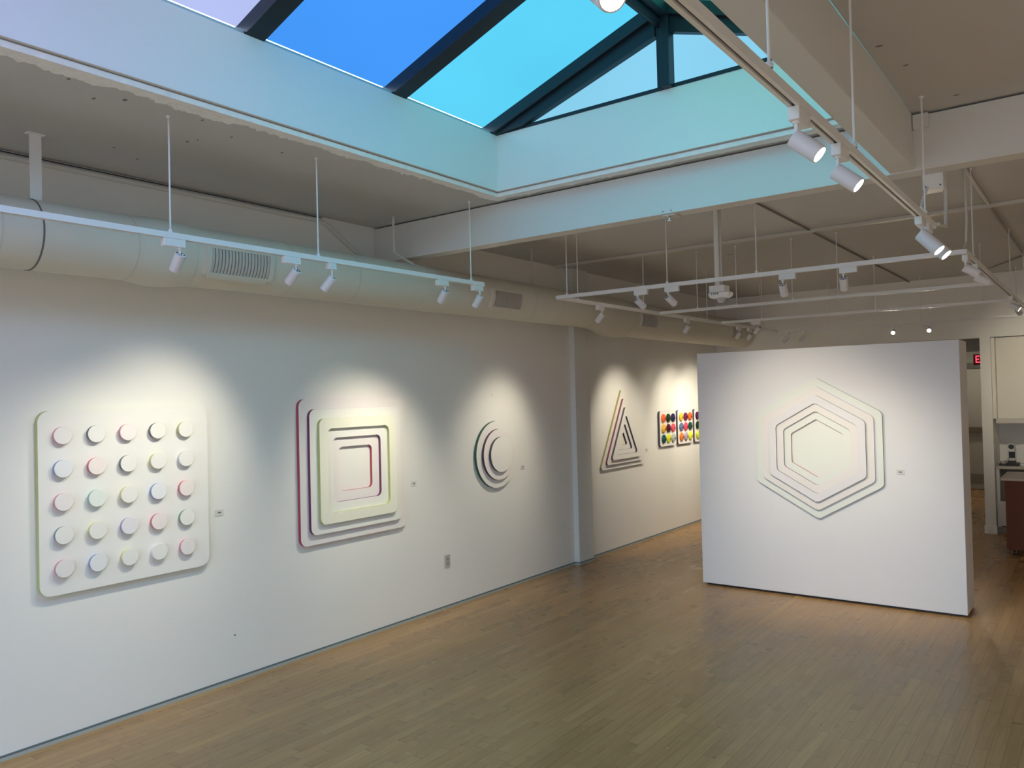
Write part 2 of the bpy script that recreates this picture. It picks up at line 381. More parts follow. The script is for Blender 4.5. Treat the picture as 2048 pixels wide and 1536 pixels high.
# ------------------------------------------------------------------ air duct
DX, DZ = .43, 2.94
duct = empty('air_duct', (DX, 4, DZ), label='long round cream painted air duct running under the ceiling along the left wall', cat='air duct')
DO = (DX, 4, DZ)
def ductseg(prof, n=48, mi=0):
    """prof: (y, r, dz)"""
    b = BM(); rings = []
    for y, r, dz in prof: rings.append([b.verts.new((DX+r*math.cos(t), y, DZ+dz+r*math.sin(t))) for t in [2*math.pi*k/n for k in range(n)]])
    for a, c in zip(rings, rings[1:]):
        for k in range(n): b.faces.new((a[k], a[(k+1) % n], c[(k+1) % n], c[k]))
    b.faces.new(rings[0]); b.faces.new(rings[-1]); return b
RD = .190
secs = [[(YF, RD, 0), (1.88, RD, 0)], [(1.88, RD+.003, 0), (2.26, RD+.002, 0), (2.40, RD+.003, 0), (2.52, RD+.018, -.004), (2.60, RD+.020, -.004), (2.76, RD+.006, 0)],
        [(2.76, RD, 0), (4.86, RD, 0)], [(4.86, RD+.003, 0), (5.14, RD+.003, 0)], [(5.14, RD, 0), (7.60, RD, 0)],
        [(7.60, RD+.003, 0), (7.85, RD+.008, -.01), (8.05, RD+.04, -.03), (8.35, RD+.045, -.035)], [(8.35, RD+.025, -.035), (YB, RD+.025, -.035)]]
for s in secs: obj('duct_section', ductseg(s), DUCT, duct, world=DO, smooth=True)
def band(y, r, wd, m, dz=0):
    b = BM(); n = 48; rings = []
    for yy, rr in ((y-wd/2, r-.003), (y-wd/2, r+.0025), (y+wd/2, r+.0025), (y+wd/2, r-.003)):
        rings.append([b.verts.new((DX+rr*math.cos(t), yy, DZ+dz+rr*math.sin(t))) for t in [2*math.pi*k/n for k in range(n)]])
    for a, c in zip(rings, rings[1:]):
        for k in range(n): b.faces.new((a[k], a[(k+1) % n], c[(k+1) % n], c[k]))
    return obj('seam_band', b, m, duct, world=DO, smooth=True)
for y, r in ((1.875, RD+.002), (2.39, RD+.002), (2.745, RD+.004), (4.86, RD+.003)): band(y, r, .007, SEAMD if y in (1.875, 2.745) else DUCTB)
for y in (1.68, 2.08, 2.30, 3.50, 4.1, 5.14, 6.4, 6.9, 7.6): band(y, RD-.0012, .010, DUCTB)
band(8.35, RD+.044, .014, DUCTB, -.035)
def grille(y0, y1, a0, a1, rr=RD, dz=0, nl=18, lw=.36):
    """curved frame on the duct cheek with upright louvers"""
    fr = BM(); r1 = rr+.018
    def arc(bm, ya, yb, t0, t1, ra, rb, n=10):
        vs = []
        for k in range(n+1):
            t = math.radians(t0+(t1-t0)*k/n)
            vs.append([bm.verts.new((DX+r*math.cos(t), y, DZ+dz+r*math.sin(t))) for r, y in ((ra, ya), (rb, ya), (rb, yb), (ra, yb))])
        for a, c in zip(vs, vs[1:]):
            for q in range(4): bm.faces.new((a[q], a[(q+1) % 4], c[(q+1) % 4], c[q]))
        bm.faces.new(vs[0]); bm.faces.new(vs[-1])
    m = .035
    arc(fr, y0-m, y0, a0-7, a1+7, rr-.01, r1); arc(fr, y1, y1+m, a0-7, a1+7, rr-.01, r1); arc(fr, y0, y1, a0-7-7, a0-2, rr-.01, r1); arc(fr, y0, y1, a1+2, a1+7, rr-.01, r1)
    g = obj('vent_grille', fr, DUCT, duct, world=DO)
    bk = BM(); arc(bk, y0, y1, a0-2, a1+2, rr-.002, rr+.002); obj('grille_opening', bk, DARK, g, world=DO)
    lv = BM()
    for k in range(nl):
        yy = y0+(y1-y0)*(k+.5)/nl; arc(lv, yy-lw*(y1-y0)/nl, yy+lw*(y1-y0)/nl, a0-2, a1+2, rr+.001, r1-.004, 6)
    l = obj('louvers', lv, GRILLE, g, world=DO); return g
grille(2.85, 3.28, -32, 8); grille(5.72, 6.14, -30, 8, nl=22, lw=.2); grille(8.56, 8.95, -22, 10, RD+.025, -.035, 16, .2); grille(11.42, 11.85, -22, 10, RD+.025, -.035, 12, .2)
# duct hangers: flat straps
b = BM(); box(b, DX-.004, DX+.004, 1.885, 1.945, 3.12, ZC); box(b, DX-.02, DX+.02, 1.87, 1.96, ZC-.006, ZC)
obj('hanger_strap', b, METALW, duct, world=DO)
b = BM(); tube(b, [(DX+.01, 4.63, ZC), (DX+.01, 4.63, 3.21), (DX+.03, 4.65, 3.185), (DX+.06, 4.86, 3.10)], .011, 8); obj('hanger_strap', b, PIPEW, duct, world=DO, smooth=True)
b = BM(); tube(b, [(DX, 6.60, ZC), (DX, 6.60, 3.12)], .008, 8); box(b, DX-.02, DX+.02, 6.58, 6.62, ZC-.005, ZC); obj('hanger_strap', b, PIPEW, duct, world=DO)

# ------------------------------------------------------------------ conduits, cables on ceiling and wall
def pipe(name, pts, r, m, label, cat='conduit', n=10, group=None):
    return tag(obj(name, tube(BM(), pts, r, n), m, world=pts[0], smooth=True), label, cat, group)
pipe('black_cable', [(.008, YF+.05, ZC-.008), (.008, 1.0, ZC-.008), (.008, 2.6, ZC-.010), (.008, 3.4, ZC-.007), (.008, 4.25, ZC-.009)], .0035, CABLE, 'thin black cable along the joint between ceiling and left wall', 'cable', 6)
pipe('wall_conduit', [(.018, YF+.05, 3.462), (.018, 4.16, 3.462), (.018, 4.25, 3.455), (.018, 4.31, 3.43), (.018, 4.72, 3.19), (.018, 4.80, 3.14)], .017, BEAMP, 'painted conduit high on the left wall that bends down diagonally behind the duct')
obj_ = tag(obj('surface_raceway', box(BM(), .05, XR-.05, 7.60, 7.665, ZC-.031, ZC-.001), PIPEW, world=(1, 7.63, ZC-.015), bevel=.004), 'flat painted raceway crossing the rear ceiling from wall to wall', 'conduit')
pipe('ceiling_conduit', [(2.90, 6.0, ZC-.012), (2.90, 7.6, ZC-.012)], .008, mat('brown_conduit', (.16, .13, .11), .6), 'thin dark conduit on the rear ceiling between front beam and raceway, left one')
pipe('ceiling_conduit', [(2.895, 7.67, ZC-.012), (2.885, 12.39, ZC-.012)], .008, MATS['brown_conduit'], 'thin dark conduit on the rear ceiling running from the raceway to the back wall')
pipe('ceiling_conduit', [(4.345, 5.0, ZC-.014), (4.35, 7.59, ZC-.014)], .012, PIPEW, 'painted conduit on the rear ceiling leading away above the right hand light rail')
pipe('ceiling_conduit', [(4.352, 7.68, ZC-.014), (4.37, 10.86, ZC-.014), (3.87, 11.88, ZC-.014)], .009, mat('tan_conduit', (.30, .26, .22), .6), 'thin conduit on the rear ceiling that turns diagonally near the back wall')
pipe('ceiling_conduit', [(4.40, 10.86, ZC-.012), (5.6, 8.9, ZC-.012)], .007, MATS['brown_conduit'], 'thin dark conduit slanting off to the right on the rear ceiling')
# small chips and old fixing holes in the ceiling paint
b = BM(); rnd = random.Random(9)
for x, y in [(1.326, 1.692), (1.176, 1.875), (1.27, 1.981), (0.516, 2.304), (0.405, 2.502), (0.925, 2.519), (0.991, 2.541), (1.301, 2.379), (1.178, 2.635), (1.157, 2.993), (1.812, 8.399), (1.848, 8.393), (1.808, 8.613), (2.424, 8.313), (2.521, 8.332), (2.815, 10.979), (4.377, 4.064), (4.325, 3.759), (4.504, 4.655)]:
    a0 = rnd.random()*3; k0 = .7+rnd.random()*.8
    prism(b, [(x+k0*.016*math.cos(a)*(.6+.5*rnd.random()), y+k0*.008*math.sin(a)) for a in [a0+k*math.pi/4 for k in range(8)]], lambda u, v, h: (u, v, h), 3.4988, 3.4996)
struct('trim_6', b, mat('ceiling_chip', (.20, .19, .18), .9))
# ------------------------------------------------------------------ spotlights
def build_spot(boxlen, r, ln, stem, parts=True):
    """local frame: origin where the adapter meets the rail underside, rail along +X, housing a child whose -Z is the beam"""
    t = empty('track_spotlight')
    b = BM(); box(b, -boxlen/2, boxlen/2, -.0175, .0175, -.042, 0); obj('adapter', b, METALW, t, bevel=.003)
    px = boxlen/2-.025
    b = BM(); tube(b, [(px, 0, -.042), (px, 0, -.05)], .012, 12); tube(b, [(px, 0, -.05), (px, 0, -.05-stem)], .0065, 10); obj('stem', b, METALW, t, smooth=True)
    h = BM()
    lathe(h, [(r*.80, .012), (r, .010), (r, .006), (r, -ln+.004), (r*.96, -ln), (r*.86, -ln), (r*.84, -ln+.006)], 28, mi=0)
    ho = obj('housing', h, HEADW, t, (px, 0, -.05-stem), smooth=True)
    v = BM(); lathe(v, [(r*.80, .012), (r*.78, .004), (r*.3, .004), (r*.28, .010), (0, .010)], 24); obj('vent_cap', v, DARK, ho, smooth=True)
    f = BM()
    for a in (20, 95, 165, 240, 310):
        a = math.radians(a); tube(f, [(r*.25*math.cos(a), r*.25*math.sin(a), .008), (r*.92*math.cos(a), r*.92*math.sin(a), .010)], .0035, 6)
    obj('cooling_fins', f, METALW, ho)
    l = BM(); lathe(l, [(0, -ln+.004), (r*.84, -ln+.004), (r*.84, -ln+.008), (0, -ln+.008)], 24); obj('lens', l, LENSOFF, ho)
    return t
PROTO = {}
def spot(x, y, railz, aim, label, along='y', lit=0, boxlen=.12, r=.0285, ln=.088, stem=.035, flip=False, group='track spotlights', power=None, ang=46, col=SPOT_COL, src=True, emis=None):
    key = (boxlen, r, ln, stem)
    if key not in PROTO: PROTO[key] = t = build_spot(*key)
    else: t = dup_tree(PROTO[key])
    z = railz
    base = (math.pi/2 if along == 'y' else 0) + (math.pi if flip else 0)
    t.location = (x, y, z); t.rotation_euler = (0, 0, base); t['label'] = label; t['category'] = 'spotlight'; t['group'] = group
    ho = [c for c in bpy.data.objects if c.parent == t and c.name.startswith('housing')][0]
    rot = Matrix.Rotation(base, 3, 'Z'); piv = Vector(t.location) + rot @ Vector(ho.location)
    d = (Vector(aim) - piv).normalized()
    q = (-d).to_track_quat('Z', 'Y'); ho.rotation_mode = 'QUATERNION'
    ho.rotation_quaternion = (rot.to_quaternion().inverted() @ q)
    # the stem grips the housing a little in front of its back rim
    ho.location = Vector(ho.location) + rot.inverted() @ (-d*0.0)
    if lit:
        le = [c for c in bpy.data.objects if c.parent == ho and c.name.startswith('lens')][0]
        le.data = le.data.copy(); le.data.materials[0] = emis or LENS
    if src:
        L = bpy.data.lights.new('spot', 'SPOT'); L.energy = power or SPOT_W; L.color = col; L.spot_size = math.radians(ang); L.spot_blend = 1.0; L.shadow_soft_size = .022
        lo = bpy.data.objects.new('spot_beam', L); COL.objects.link(lo); lo.parent = ho; lo.location = (0, 0, -ln-.012)
    return t
RZ = 2.862      # underside of rails
# ------------------------------------------------------------------ rails
GROOVE = mat('rail_groove', (.06, .055, .05), .5)
def rail(pts, rods, label, wires=()):
    """pts: start, end; rods: points on the rail"""
    (x0, y0), (x1, y1) = pts
    t = empty('light_rail', ((x0+x1)/2, (y0+y1)/2, RZ), label=label, cat='light rail', group='white ceiling light rails'); O = tuple(t.location)
    W_ = .018; H = .030; g = .0055
    b = BM()
    if x0 == x1:
        box(b, x0-W_, x0-g, y0, y1, RZ, RZ+H-.006); box(b, x0+g, x0+W_, y0, y1, RZ, RZ+H-.006); box(b, x0-W_, x0+W_, y0, y1, RZ+H-.006, RZ+H)
        obj('channel', b, METALW, t, world=O)
        obj('groove', box(BM(), x0-g, x0+g, y0+.004, y1-.004, RZ+.010, RZ+.014), GROOVE, t, world=O)
    else:
        box(b, x0, x1, y0-W_, y0-g, RZ, RZ+H-.006); box(b, x0, x1, y0+g, y0+W_, RZ, RZ+H-.006); box(b, x0, x1, y0-W_, y0+W_, RZ+H-.006, RZ+H)
        obj('channel', b, METALW, t, world=O)
        obj('groove', box(BM(), x0+.004, x1-.004, y0-g, y0+g, RZ+.010, RZ+.014), GROOVE, t, world=O)
    for rx, ry in rods:
        b = BM(); tube(b, [(rx, ry, RZ+H), (rx, ry, ZC)], .0045, 8); lathe(b, [(.012, 0), (.012, .012), (.006, .02)], 12, c=(rx, ry, RZ+H)); lathe(b, [(.007, -.012), (.014, 0)], 12, c=(rx, ry, ZC))
        obj('hanging_rod', b, METALW, t, world=O, smooth=True)
    return t
rail([(1.22, -1.2), (1.22, 4.81)], [(1.22, 2.235), (1.22, 3.20), (1.22, 4.67), (1.22, .3)], 'white light rail hanging by rods in front of the big duct, left side')
rail([(4.345, -1.2), (4.345, 4.86)], [(4.358, 2.19), (4.358, 3.12), (4.358, 4.56), (4.358, .5)], 'near white light rail crossing in front of the skylight, upper right')
rail([(1.16, 5.942), (4.378, 5.942)], [(1.27, 5.942), (2.24, 5.942), (2.98, 5.942)], 'first white light rail running crosswise behind the front beam')
rail([(1.16, 5.975), (1.16, 11.9)], [(1.16, 6.30), (1.16, 7.62), (1.16, 9.3), (1.16, 11.2)], 'white light rail running away beside the duct in the rear of the gallery')
rail([(4.36, 5.965), (4.36, 11.93)], [(4.372, 6.30), (4.372, 9.0), (4.372, 10.6)], 'white light rail running away at the right side of the rear gallery')
rail([(1.18, 7.96), (4.33, 7.96)], [(1.62, 7.96), (2.05, 7.96), (2.62, 7.96), (3.05, 7.96)], 'second crosswise white light rail, just above the display wall')
rail([(1.18, 9.72), (4.33, 9.72)], [(1.7, 9.72), (3.0, 9.72), (4.05, 9.72)], 'third crosswise light rail behind the display wall')
rail([(1.18, 11.95), (4.36, 11.95)], [(1.9, 11.95), (3.1, 11.95), (4.2, 11.95)], 'last crosswise light rail close to the back wall')

# heads on the left rail, aimed at the left wall
LG = 'spotlights on the left rail before the duct'
spot(1.22, 2.25, RZ, (0, 2.25, 1.10), 'white track spotlight on the left rail, nearest one, left of the first grille', group=LG, power=26, ang=72)
spot(1.22, 2.995, RZ, (0, 2.78, 1.50), 'white track spotlight on the left rail, second from the near end', group=LG, power=28, ang=68)
spot(1.22, 3.30, RZ, (0, 2.75, 1.25), 'white track spotlight on the left rail turned to show a narrow adapter end', group=LG, boxlen=.06, stem=.05, ang=66, power=24)
spot(1.22, 4.335, RZ, (0, 4.55, 1.35), 'white track spotlight on the left rail, next to last before its end', group=LG, boxlen=.115, ang=66)
spot(1.22, 4.74, RZ, (0, 4.75, 1.10), 'white track spotlight hanging at the very end of the left rail', group=LG, boxlen=.115, ang=72, power=36)
# heads on the right rail, lit and facing right
RG = 'lit spotlights on the near right rail'
spot(4.345, 2.50, RZ, (6.6, 2.5, .80), 'lit white spotlight on the near right rail, the left and larger of the close pair', group=RG, lit=1, power=82, ang=80, flip=True, stem=.05)
spot(4.345, 2.97, RZ, (6.6, 2.97, .80), 'lit white spotlight on the near right rail, the right one of the close pair', group=RG, lit=1, power=82, ang=80, flip=True, stem=.05)
spot(4.345, 1.30, RZ, (6.2, .2, .8), 'glowing spotlight cut by the top edge of the view before the skylight', group=RG, lit=1, power=90, ang=80, flip=True, stem=.05)
spot(4.345, 4.50, RZ, (6.0, 4.25, .9), 'lit spotlight under the joint of the near right rail, in front of its twin', group=RG, lit=1, r=.034, ln=.12, power=82, ang=80)
spot(4.345, 4.70, RZ, (6.1, 4.5, .9), 'lit spotlight under the joint of the near right rail, behind its twin', group=RG, lit=1, r=.034, ln=.12, power=82, ang=80)
# cross rail 1: aimed at the display wall
CG = 'spotlights on the first crosswise rail'
spot(2.00, 5.942, RZ, (2.75, 7.8, 1.3), 'white spotlight on the first crosswise rail, leftmost', 'x', group=CG, flip=True, power=18, ang=75)
spot(2.28, 5.942, RZ, (2.95, 7.8, 1.35), 'white spotlight on the first crosswise rail, second from left, leaning right', 'x', group=CG, flip=True, power=23, ang=70)
spot(3.21, 5.942, RZ, (2.9, 7.8, .75), 'white spotlight on the first crosswise rail, right of the fire alarm', 'x', group=CG, flip=True, power=22, ang=64)
spot(3.64, 5.942, RZ, (3.3, 7.8, .65), 'white spotlight on the first crosswise rail, rightmost, with dark back ring', 'x', group=CG, flip=True, power=22, ang=64)
# rear left rail
EG = 'spotlights on the rear left rail'
spot(1.16, 6.70, RZ, (0, 6.50, 1.30), 'white spotlight on the rear left rail, nearest one', group=EG, ang=60, power=44)
spot(1.16, 8.70, RZ, (0, 9.15, 1.42), 'white spotlight on the rear left rail seen against the duct, second one', group=EG, ang=66, power=56)
spot(1.16, 10.35, RZ, (0, 10.75, 1.45), 'white spotlight with black round back near the last duct grille', group=EG, ang=72, power=44)
spot(1.16, 10.75, RZ, (.1, 11.45, 1.5), 'lit white spotlight below the one with the black round back', group=EG, lit=1, ang=72, power=42)
spot(1.62, 9.72, RZ, (.2, 10.3, 1.3), 'small white spotlight above the left end of the display wall', 'x', group='small spotlights above the display wall', power=24, ang=80)
FG = 'small spotlights on the last crosswise rail'
spot(1.26, 11.95, RZ, (.2, 11.2, 1.6), 'small dim spotlight above the display wall, left of the three far ones', 'x', group=FG, power=24, ang=80)
spot(1.50, 11.95, RZ, (.6, 11.3, 1.6), 'small dim spotlight above the display wall, last of the three far ones', 'x', group=FG, src=False)
spot(2.72, 11.95, RZ, (2.9, 8.24, 1.45), 'glaring spotlight above the display wall facing the room, left of the bright pair', 'x', lit=1, group='bright pair above the display wall', power=50, ang=70, emis=LENSW)
spot(3.16, 11.95, RZ, (3.5, 8.24, 1.45), 'glaring spotlight above the display wall facing the room, right of the bright pair', 'x', lit=1, group='bright pair above the display wall', power=50, ang=70, emis=LENSW)
# rear right rail
HG = 'spotlights on the rear right rail'
spot(4.36, 6.03, RZ, (7.0, 6.6, 1.0), 'lit spotlight at the corner where the rear right rail begins', group=HG, lit=1, flip=True, power=82, ang=80)
spot(4.36, 6.52, RZ, (7.0, 7.4, 1.0), 'white spotlight just behind the corner one on the rear right rail', group=HG, lit=0, power=90, ang=80)
spot(4.36, 9.15, RZ, (7.0, 9.0, .9), 'lit spotlight on the rear right rail near the right edge, upper of two', group=HG, lit=1, flip=True, power=82, ang=80)
spot(4.36, 9.85, RZ, (4.75, 12.5, 1.9), 'brightly lit spotlight on the rear right rail near the right edge, lower of two', group=HG, lit=1, power=55, ang=70)

# wires and junction box above the right rail joint
jb = empty('junction_box', (4.335, 4.99, 3.2), label='white junction box under the front beam above the rail joint', cat='electrical box'); JO = tuple(jb.location)
obj('box', box(BM(), 4.285, 4.39, 4.965, 5.09, 3.105, 3.225), METALW, jb, world=JO, bevel=.004)
b = BM()
for x, z in ((4.30, 3.12), (4.30, 3.21), (4.375, 3.12), (4.375, 3.21)): tube(b, [(x, 4.958, z), (x, 4.966, z)], .004, 8)
obj('screw', b, DARK, jb, world=JO)
pipe('power_cord', [(4.31, 4.97, 3.12), (4.30, 4.85, 3.02), (4.315, 4.72, 2.96), (4.335, 4.72, 2.92), (4.338, 4.72, 2.897)], .007, METALW, 'white power cord dropping from the junction box to the near rail', 'cable')
pipe('steel_conduit', [(4.385, 5.05, 3.11), (4.385, 5.05, 2.90), (4.37, 4.87, 2.885)], .011, PIPEW, 'pale conduit dropping from the junction box to the rail joint')
pipe('power_cord', [(4.372, 6.0, ZC), (4.372, 6.02, 3.1), (4.36, 6.05, 2.96), (4.345, 6.02, 2.898)], .008, PIPEW, 'white cord feeding the rear rail corner from the ceiling', 'cable')
# ------------------------------------------------------------------ fire alarm on its pipe
fa = empty('fire_alarm', (2.575, 6.23, 2.75), label='white ceiling hung fire alarm strobe with a clear dome', cat='alarm'); FO = tuple(fa.location)
b = BM(); tube(b, [(2.55, 6.23, ZC), (2.55, 6.23, 2.86)], .021, 20); lathe(b, [(.03, -.012), (.035, 0)], 20, c=(2.55, 6.23, ZC)); obj('support_pipe', b, METALW, fa, world=FO, smooth=True)
obj('thin_conduit', tube(BM(), [(2.578, 6.25, ZC), (2.578, 6.25, 2.86)], .010, 12), PIPEW, fa, world=FO, smooth=True)
obj('junction_box', box(BM(), 2.50, 2.63, 6.17, 6.29, 2.81, 2.865), METALW, fa, world=FO, bevel=.004)
b = BM(); n = 20
prof = [(.072, .048, 0), (.080, .056, .006), (.080, .056, .016), (.076, .052, .034), (.060, .040, .048)]
rings = []
for rx, ry, h in prof:
    rings.append([])
    for k in range(40):
        t = 2*math.pi*k/40; c, s_ = math.cos(t), math.sin(t); e = .45
        rings[-1].append(b.verts.new((2.575+1.18*rx*abs(c)**e*(1 if c > 0 else -1), 6.23+1.05*ry*abs(s_)**e*(1 if s_ > 0 else -1), 2.811-h)))
for a, c in zip(rings, rings[1:]):
    for k in range(40): b.faces.new((a[k], a[(k+1) % 40], c[(k+1) % 40], c[k]))
b.faces.new(rings[0]); b.faces.new(rings[-1]); obj('strobe_body', b, mat('alarm_white', (.82, .80, .77), .4), fa, world=FO, smooth=True)
b = BM(); lathe(b, [(0, -.036), (.022, -.038), (.034, -.024), (.038, 0), (0, 0)], 24, c=(2.585, 6.215, 2.764)); dm = obj('dome', b, GLASSC, fa, world=FO, smooth=True)
obj('flash_tube', lathe(BM(), [(0, -.026), (.008, -.024), (.009, 0), (0, 0)], 12, c=(2.585, 6.215, 2.764)), METALW, dm, world=FO)
lettering('FIRE', .030, DARK, fa, Vector((2.552, 6.163, 2.796))-Vector(FO), .0006, spacing=1.25)
# sprinkler under the beam
sp = empty('sprinkler', (2.785, 4.90, 3.188), label='small ceiling sprinkler under the blue lit beam', cat='sprinkler'); O = tuple(sp.location)
b = BM(); box(b, 2.74, 2.83, 4.845, 4.955, 3.176, 3.188); obj('mounting_plate', b, PIPEW, sp, world=O, bevel=.003)
b = BM(); lathe(b, [(.018, 0), (.014, -.008), (.008, -.012), (.008, -.026), (.014, -.028), (.014, -.031), (0, -.031)], 16, c=(2.785, 4.86, 3.176)); obj('nozzle', b, CHROME, sp, world=O, smooth=True)
b = BM()
for x in (2.755, 2.815): tube(b, [(x, 4.8285, 3.205), (x, 4.826, 3.205)], .004, 8)
obj('bolt', b, DARK, sp, world=O)
# dark fitting on the ceiling at the far left
b = BM(); box(b, .98, 1.06, 1.385, 1.46, ZC-.012, ZC); tube(b, [(1.00, 1.42, ZC-.016), (1.05, 1.44, ZC-.016)], .008, 8)
tag(obj('ceiling_bracket', b, mat('galvanised', (.25, .25, .26), .5, metal=.5), world=(1.02, 1.42, ZC)), 'small dark metal bracket on the ceiling at the upper left edge', 'bracket')

# ------------------------------------------------------------------ wall art
def rounded(poly, r, seg=7):
    """round the corners of a convex polygon (list of 2-D points)"""
    out = []; n = len(poly)
    for i in range(n):
        p0, p, p1 = Vector(poly[i-1]), Vector(poly[i]), Vector(poly[(i+1) % n])
        a = (p0-p).normalized(); c = (p1-p).normalized(); half = a.angle(c)/2
        d = r/math.tan(half); cen = p + (a+c).normalized()*(r/math.sin(half))
        s, e = p+a*d, p+c*d
        v0, v1 = s-cen, e-cen; tot = v0.angle(v1); sgn = 1 if v0.x*v1.y-v0.y*v1.x > 0 else -1
        for k in range(seg+1):
            t = sgn*tot*k/seg; q = Vector((v0.x*math.cos(t)-v0.y*math.sin(t), v0.x*math.sin(t)+v0.y*math.cos(t))); out.append(tuple(cen+q))
    return out
def regular(n, inr, a0): 
    R = inr/math.cos(math.pi/n); return [(R*math.cos(a0+2*math.pi*k/n), R*math.sin(a0+2*math.pi*k/n)) for k in range(n)]
EDGE = {}
def edge(nm, c): return mat('painted_edge_'+nm, c, .55)
def face(nm, c): return mat('art_face_'+nm, c, .55)
def relief(name, label, cat, f3, origin, shapes, heights, edges, faces, labels=None):
    """nested rings: shapes outlines outer to inner, heights per ring"""
    t = empty(name, origin, label=label, cat=cat)
    for i, s in enumerate(shapes):
        hole = shapes[i+1] if i+1 < len(shapes) else None
        b = prism(BM(), s, f3, .0, heights[i], 0, 1, hole)
        o = obj('layer', b, [faces[i], edges[i]], t, world=origin)
        if labels and labels[i]: o['label'] = labels[i]
    return t
onleft = lambda cy, cz: (lambda u, v, h: (.003+h, cy+u, cz+v))
W0 = face('white', (.84, .83, .80)); WP = face('pinkish_white', (.84, .80, .79)); WG = face('greenish_white', (.81, .84, .80)); WYL = face('yellowish_white', (.85, .84, .72))
eR = edge('red', (.40, .06, .09)); eP = edge('plum', (.16, .03, .10)); eY = edge('yellow_green', (.48, .52, .22)); eG = edge('green', (.05, .22, .10)); eK = edge('dark', (.08, .07, .09)); eB = edge('blue', (.10, .30, .75)); ePk = edge('pink', (.85, .18, .25)); eMint = edge('mint', (.25, .75, .50)); eW = edge('white', (.7, .7, .68)); eT = edge('teal_dark', (.05, .12, .12)); eYel = edge('lemon', (.88, .85, .18)); eLav = edge('lavender', (.45, .35, .65))
# 1: panel with twenty-five discs
O = (0, 2.615, 1.43)
dp = empty('disc_relief_panel', O, label='large square white relief with twenty-five raised discs, nearest artwork on the left wall', cat='wall art')
sq = rounded([(-.55, -.55), (.55, -.55), (.55, .55), (-.55, .55)], .065)
b = prism(BM(), sq, onleft(2.615, 1.43), 0, .036, 0, 1); obj('base_panel', b, [WYL if False else W0, eY], dp, world=O)
dc = [['P', 'K', 'P', 'K', 'Y'], ['B', 'R', 'K', 'Y', 'W'], ['P', 'M', 'Y', 'B', 'R'], ['T', 'Y', 'L', 'R', 'G'], ['P', 'B', 'Y', 'W', 'P']]
dE = lambda n, c: edge('disc_'+n, c)
em = dict(P=(dE('pink', (.62, .30, .34)), 'pink'), K=(dE('dark', (.14, .17, .16)), 'dark'), Y=(dE('yellow', (.62, .60, .28)), 'yellow'), B=(dE('blue', (.25, .33, .52)), 'blue'), R=(dE('red', (.60, .20, .22)), 'red'), W=(eW, 'pale grey'), M=(dE('mint', (.32, .55, .44)), 'mint green'), T=(dE('teal', (.22, .30, .30)), 'dark teal'), L=(dE('lavender', (.38, .34, .46)), 'lavender'), G=(dE('green', (.22, .32, .24)), 'dark green'))
FM = dict(P=face('pinkish_white', (.84, .80, .79)), R=face('rosy_white', (.86, .78, .76)), M=face('minty_white', (.78, .83, .79)), B=face('bluish_white', (.80, .82, .84)), L=face('lilac_white', (.80, .78, .82)))
for r in range(5):
    for c in range(5):
        cy, cz = 2.195+.1985*c, 1.832-.199*r; k = dc[r][c]
        b = BM(); lathe(b, [(0, .038), (.050, .036), (.053, .060), (.053, .068), (.0515, .070), (0, .070)], 40, 'x', (0, cy, cz), mis=[1, 1, 1, 0, 0])
        obj('disc', b, [FM.get(k, W0), em[k][0]], dp, world=O, smooth=True, label='white disc with %s edge' % em[k][1])
# 2: nested squares
sh = [rounded([(-h, -h), (h, -h), (h, h), (-h, h)], r) for h, r in ((.577, .06), (.497, .058), (.422, .055), (.340, .05), (.262, .045), (.182, .04))]
relief('nested_squares_relief', 'square white relief of nested rounded frames with red and yellow edges', 'wall art', onleft(4.535, 1.44), (0, 4.535, 1.44), sh,
       [.030, .058, .086, .058, .032, .006], [eR, eP, eY, eP, eR, eW], [WP, W0, WYL, W0, WP, W0], ['outer white frame with red edge', 'white frame with plum edge', 'raised white frame with yellow edge', 'sunken white frame', 'sunken white frame with red inner edge', 'white centre square'])
# 3: nested circles
ci = lambda r: [(r*math.cos(2*math.pi*k/72), r*math.sin(2*math.pi*k/72)) for k in range(72)]
relief('nested_circles_relief', 'small round white relief of three stepped discs on the left wall', 'wall art', onleft(6.47, 1.408), (0, 6.47, 1.408), [ci(.345), ci(.262), ci(.180)], [.030, .058, .086], [edge('deep_green', (.035, .12, .07)), edge('deep_plum', (.10, .04, .07)), eK], [W0, WP, W0])
# 4: nested triangles
tr = lambda i, r: rounded(regular(3, i, math.pi/2), r)
relief('nested_triangles_relief', 'triangular white relief of nested steps beyond the column', 'wall art', onleft(9.14, 1.395), (0, 9.14, 1.395), [tr(.345, .035), tr(.287, .033), tr(.230, .031), tr(.172, .028), tr(.115, .022), tr(.058, .015)],
       [.026, .052, .078, .054, .030, .006], [edge('ochre', (.36, .32, .12)), edge('wine', (.22, .06, .08)), eK, eK, edge('deep_plum', (.10, .04, .07)), eY], [W0, WP, W0, W0, W0, WYL])
# 5: hexagon on the display wall
onpart = lambda u, v, h: (2.863+u, 7.797-h, 1.44+v)
hx = lambda R, r: rounded([(R*math.cos(math.pi/6+math.pi/3*k), R*math.sin(math.pi/6+math.pi/3*k)) for k in range(6)], r)
relief('nested_hexagons_relief', 'hexagonal white relief of nested frames on the free standing display wall', 'wall art', onpart, (2.863, 7.797, 1.44), [hx(.672, .06), hx(.592, .058), hx(.512, .055), hx(.432, .05), hx(.354, .045), hx(.276, .025)],
       [.020, .040, .060, .044, .026, .006], [eG, eLav, eK, eP, eR, eG], [WG, WP, face('lilac_white', (.80, .78, .82)), WP, WG, WG])
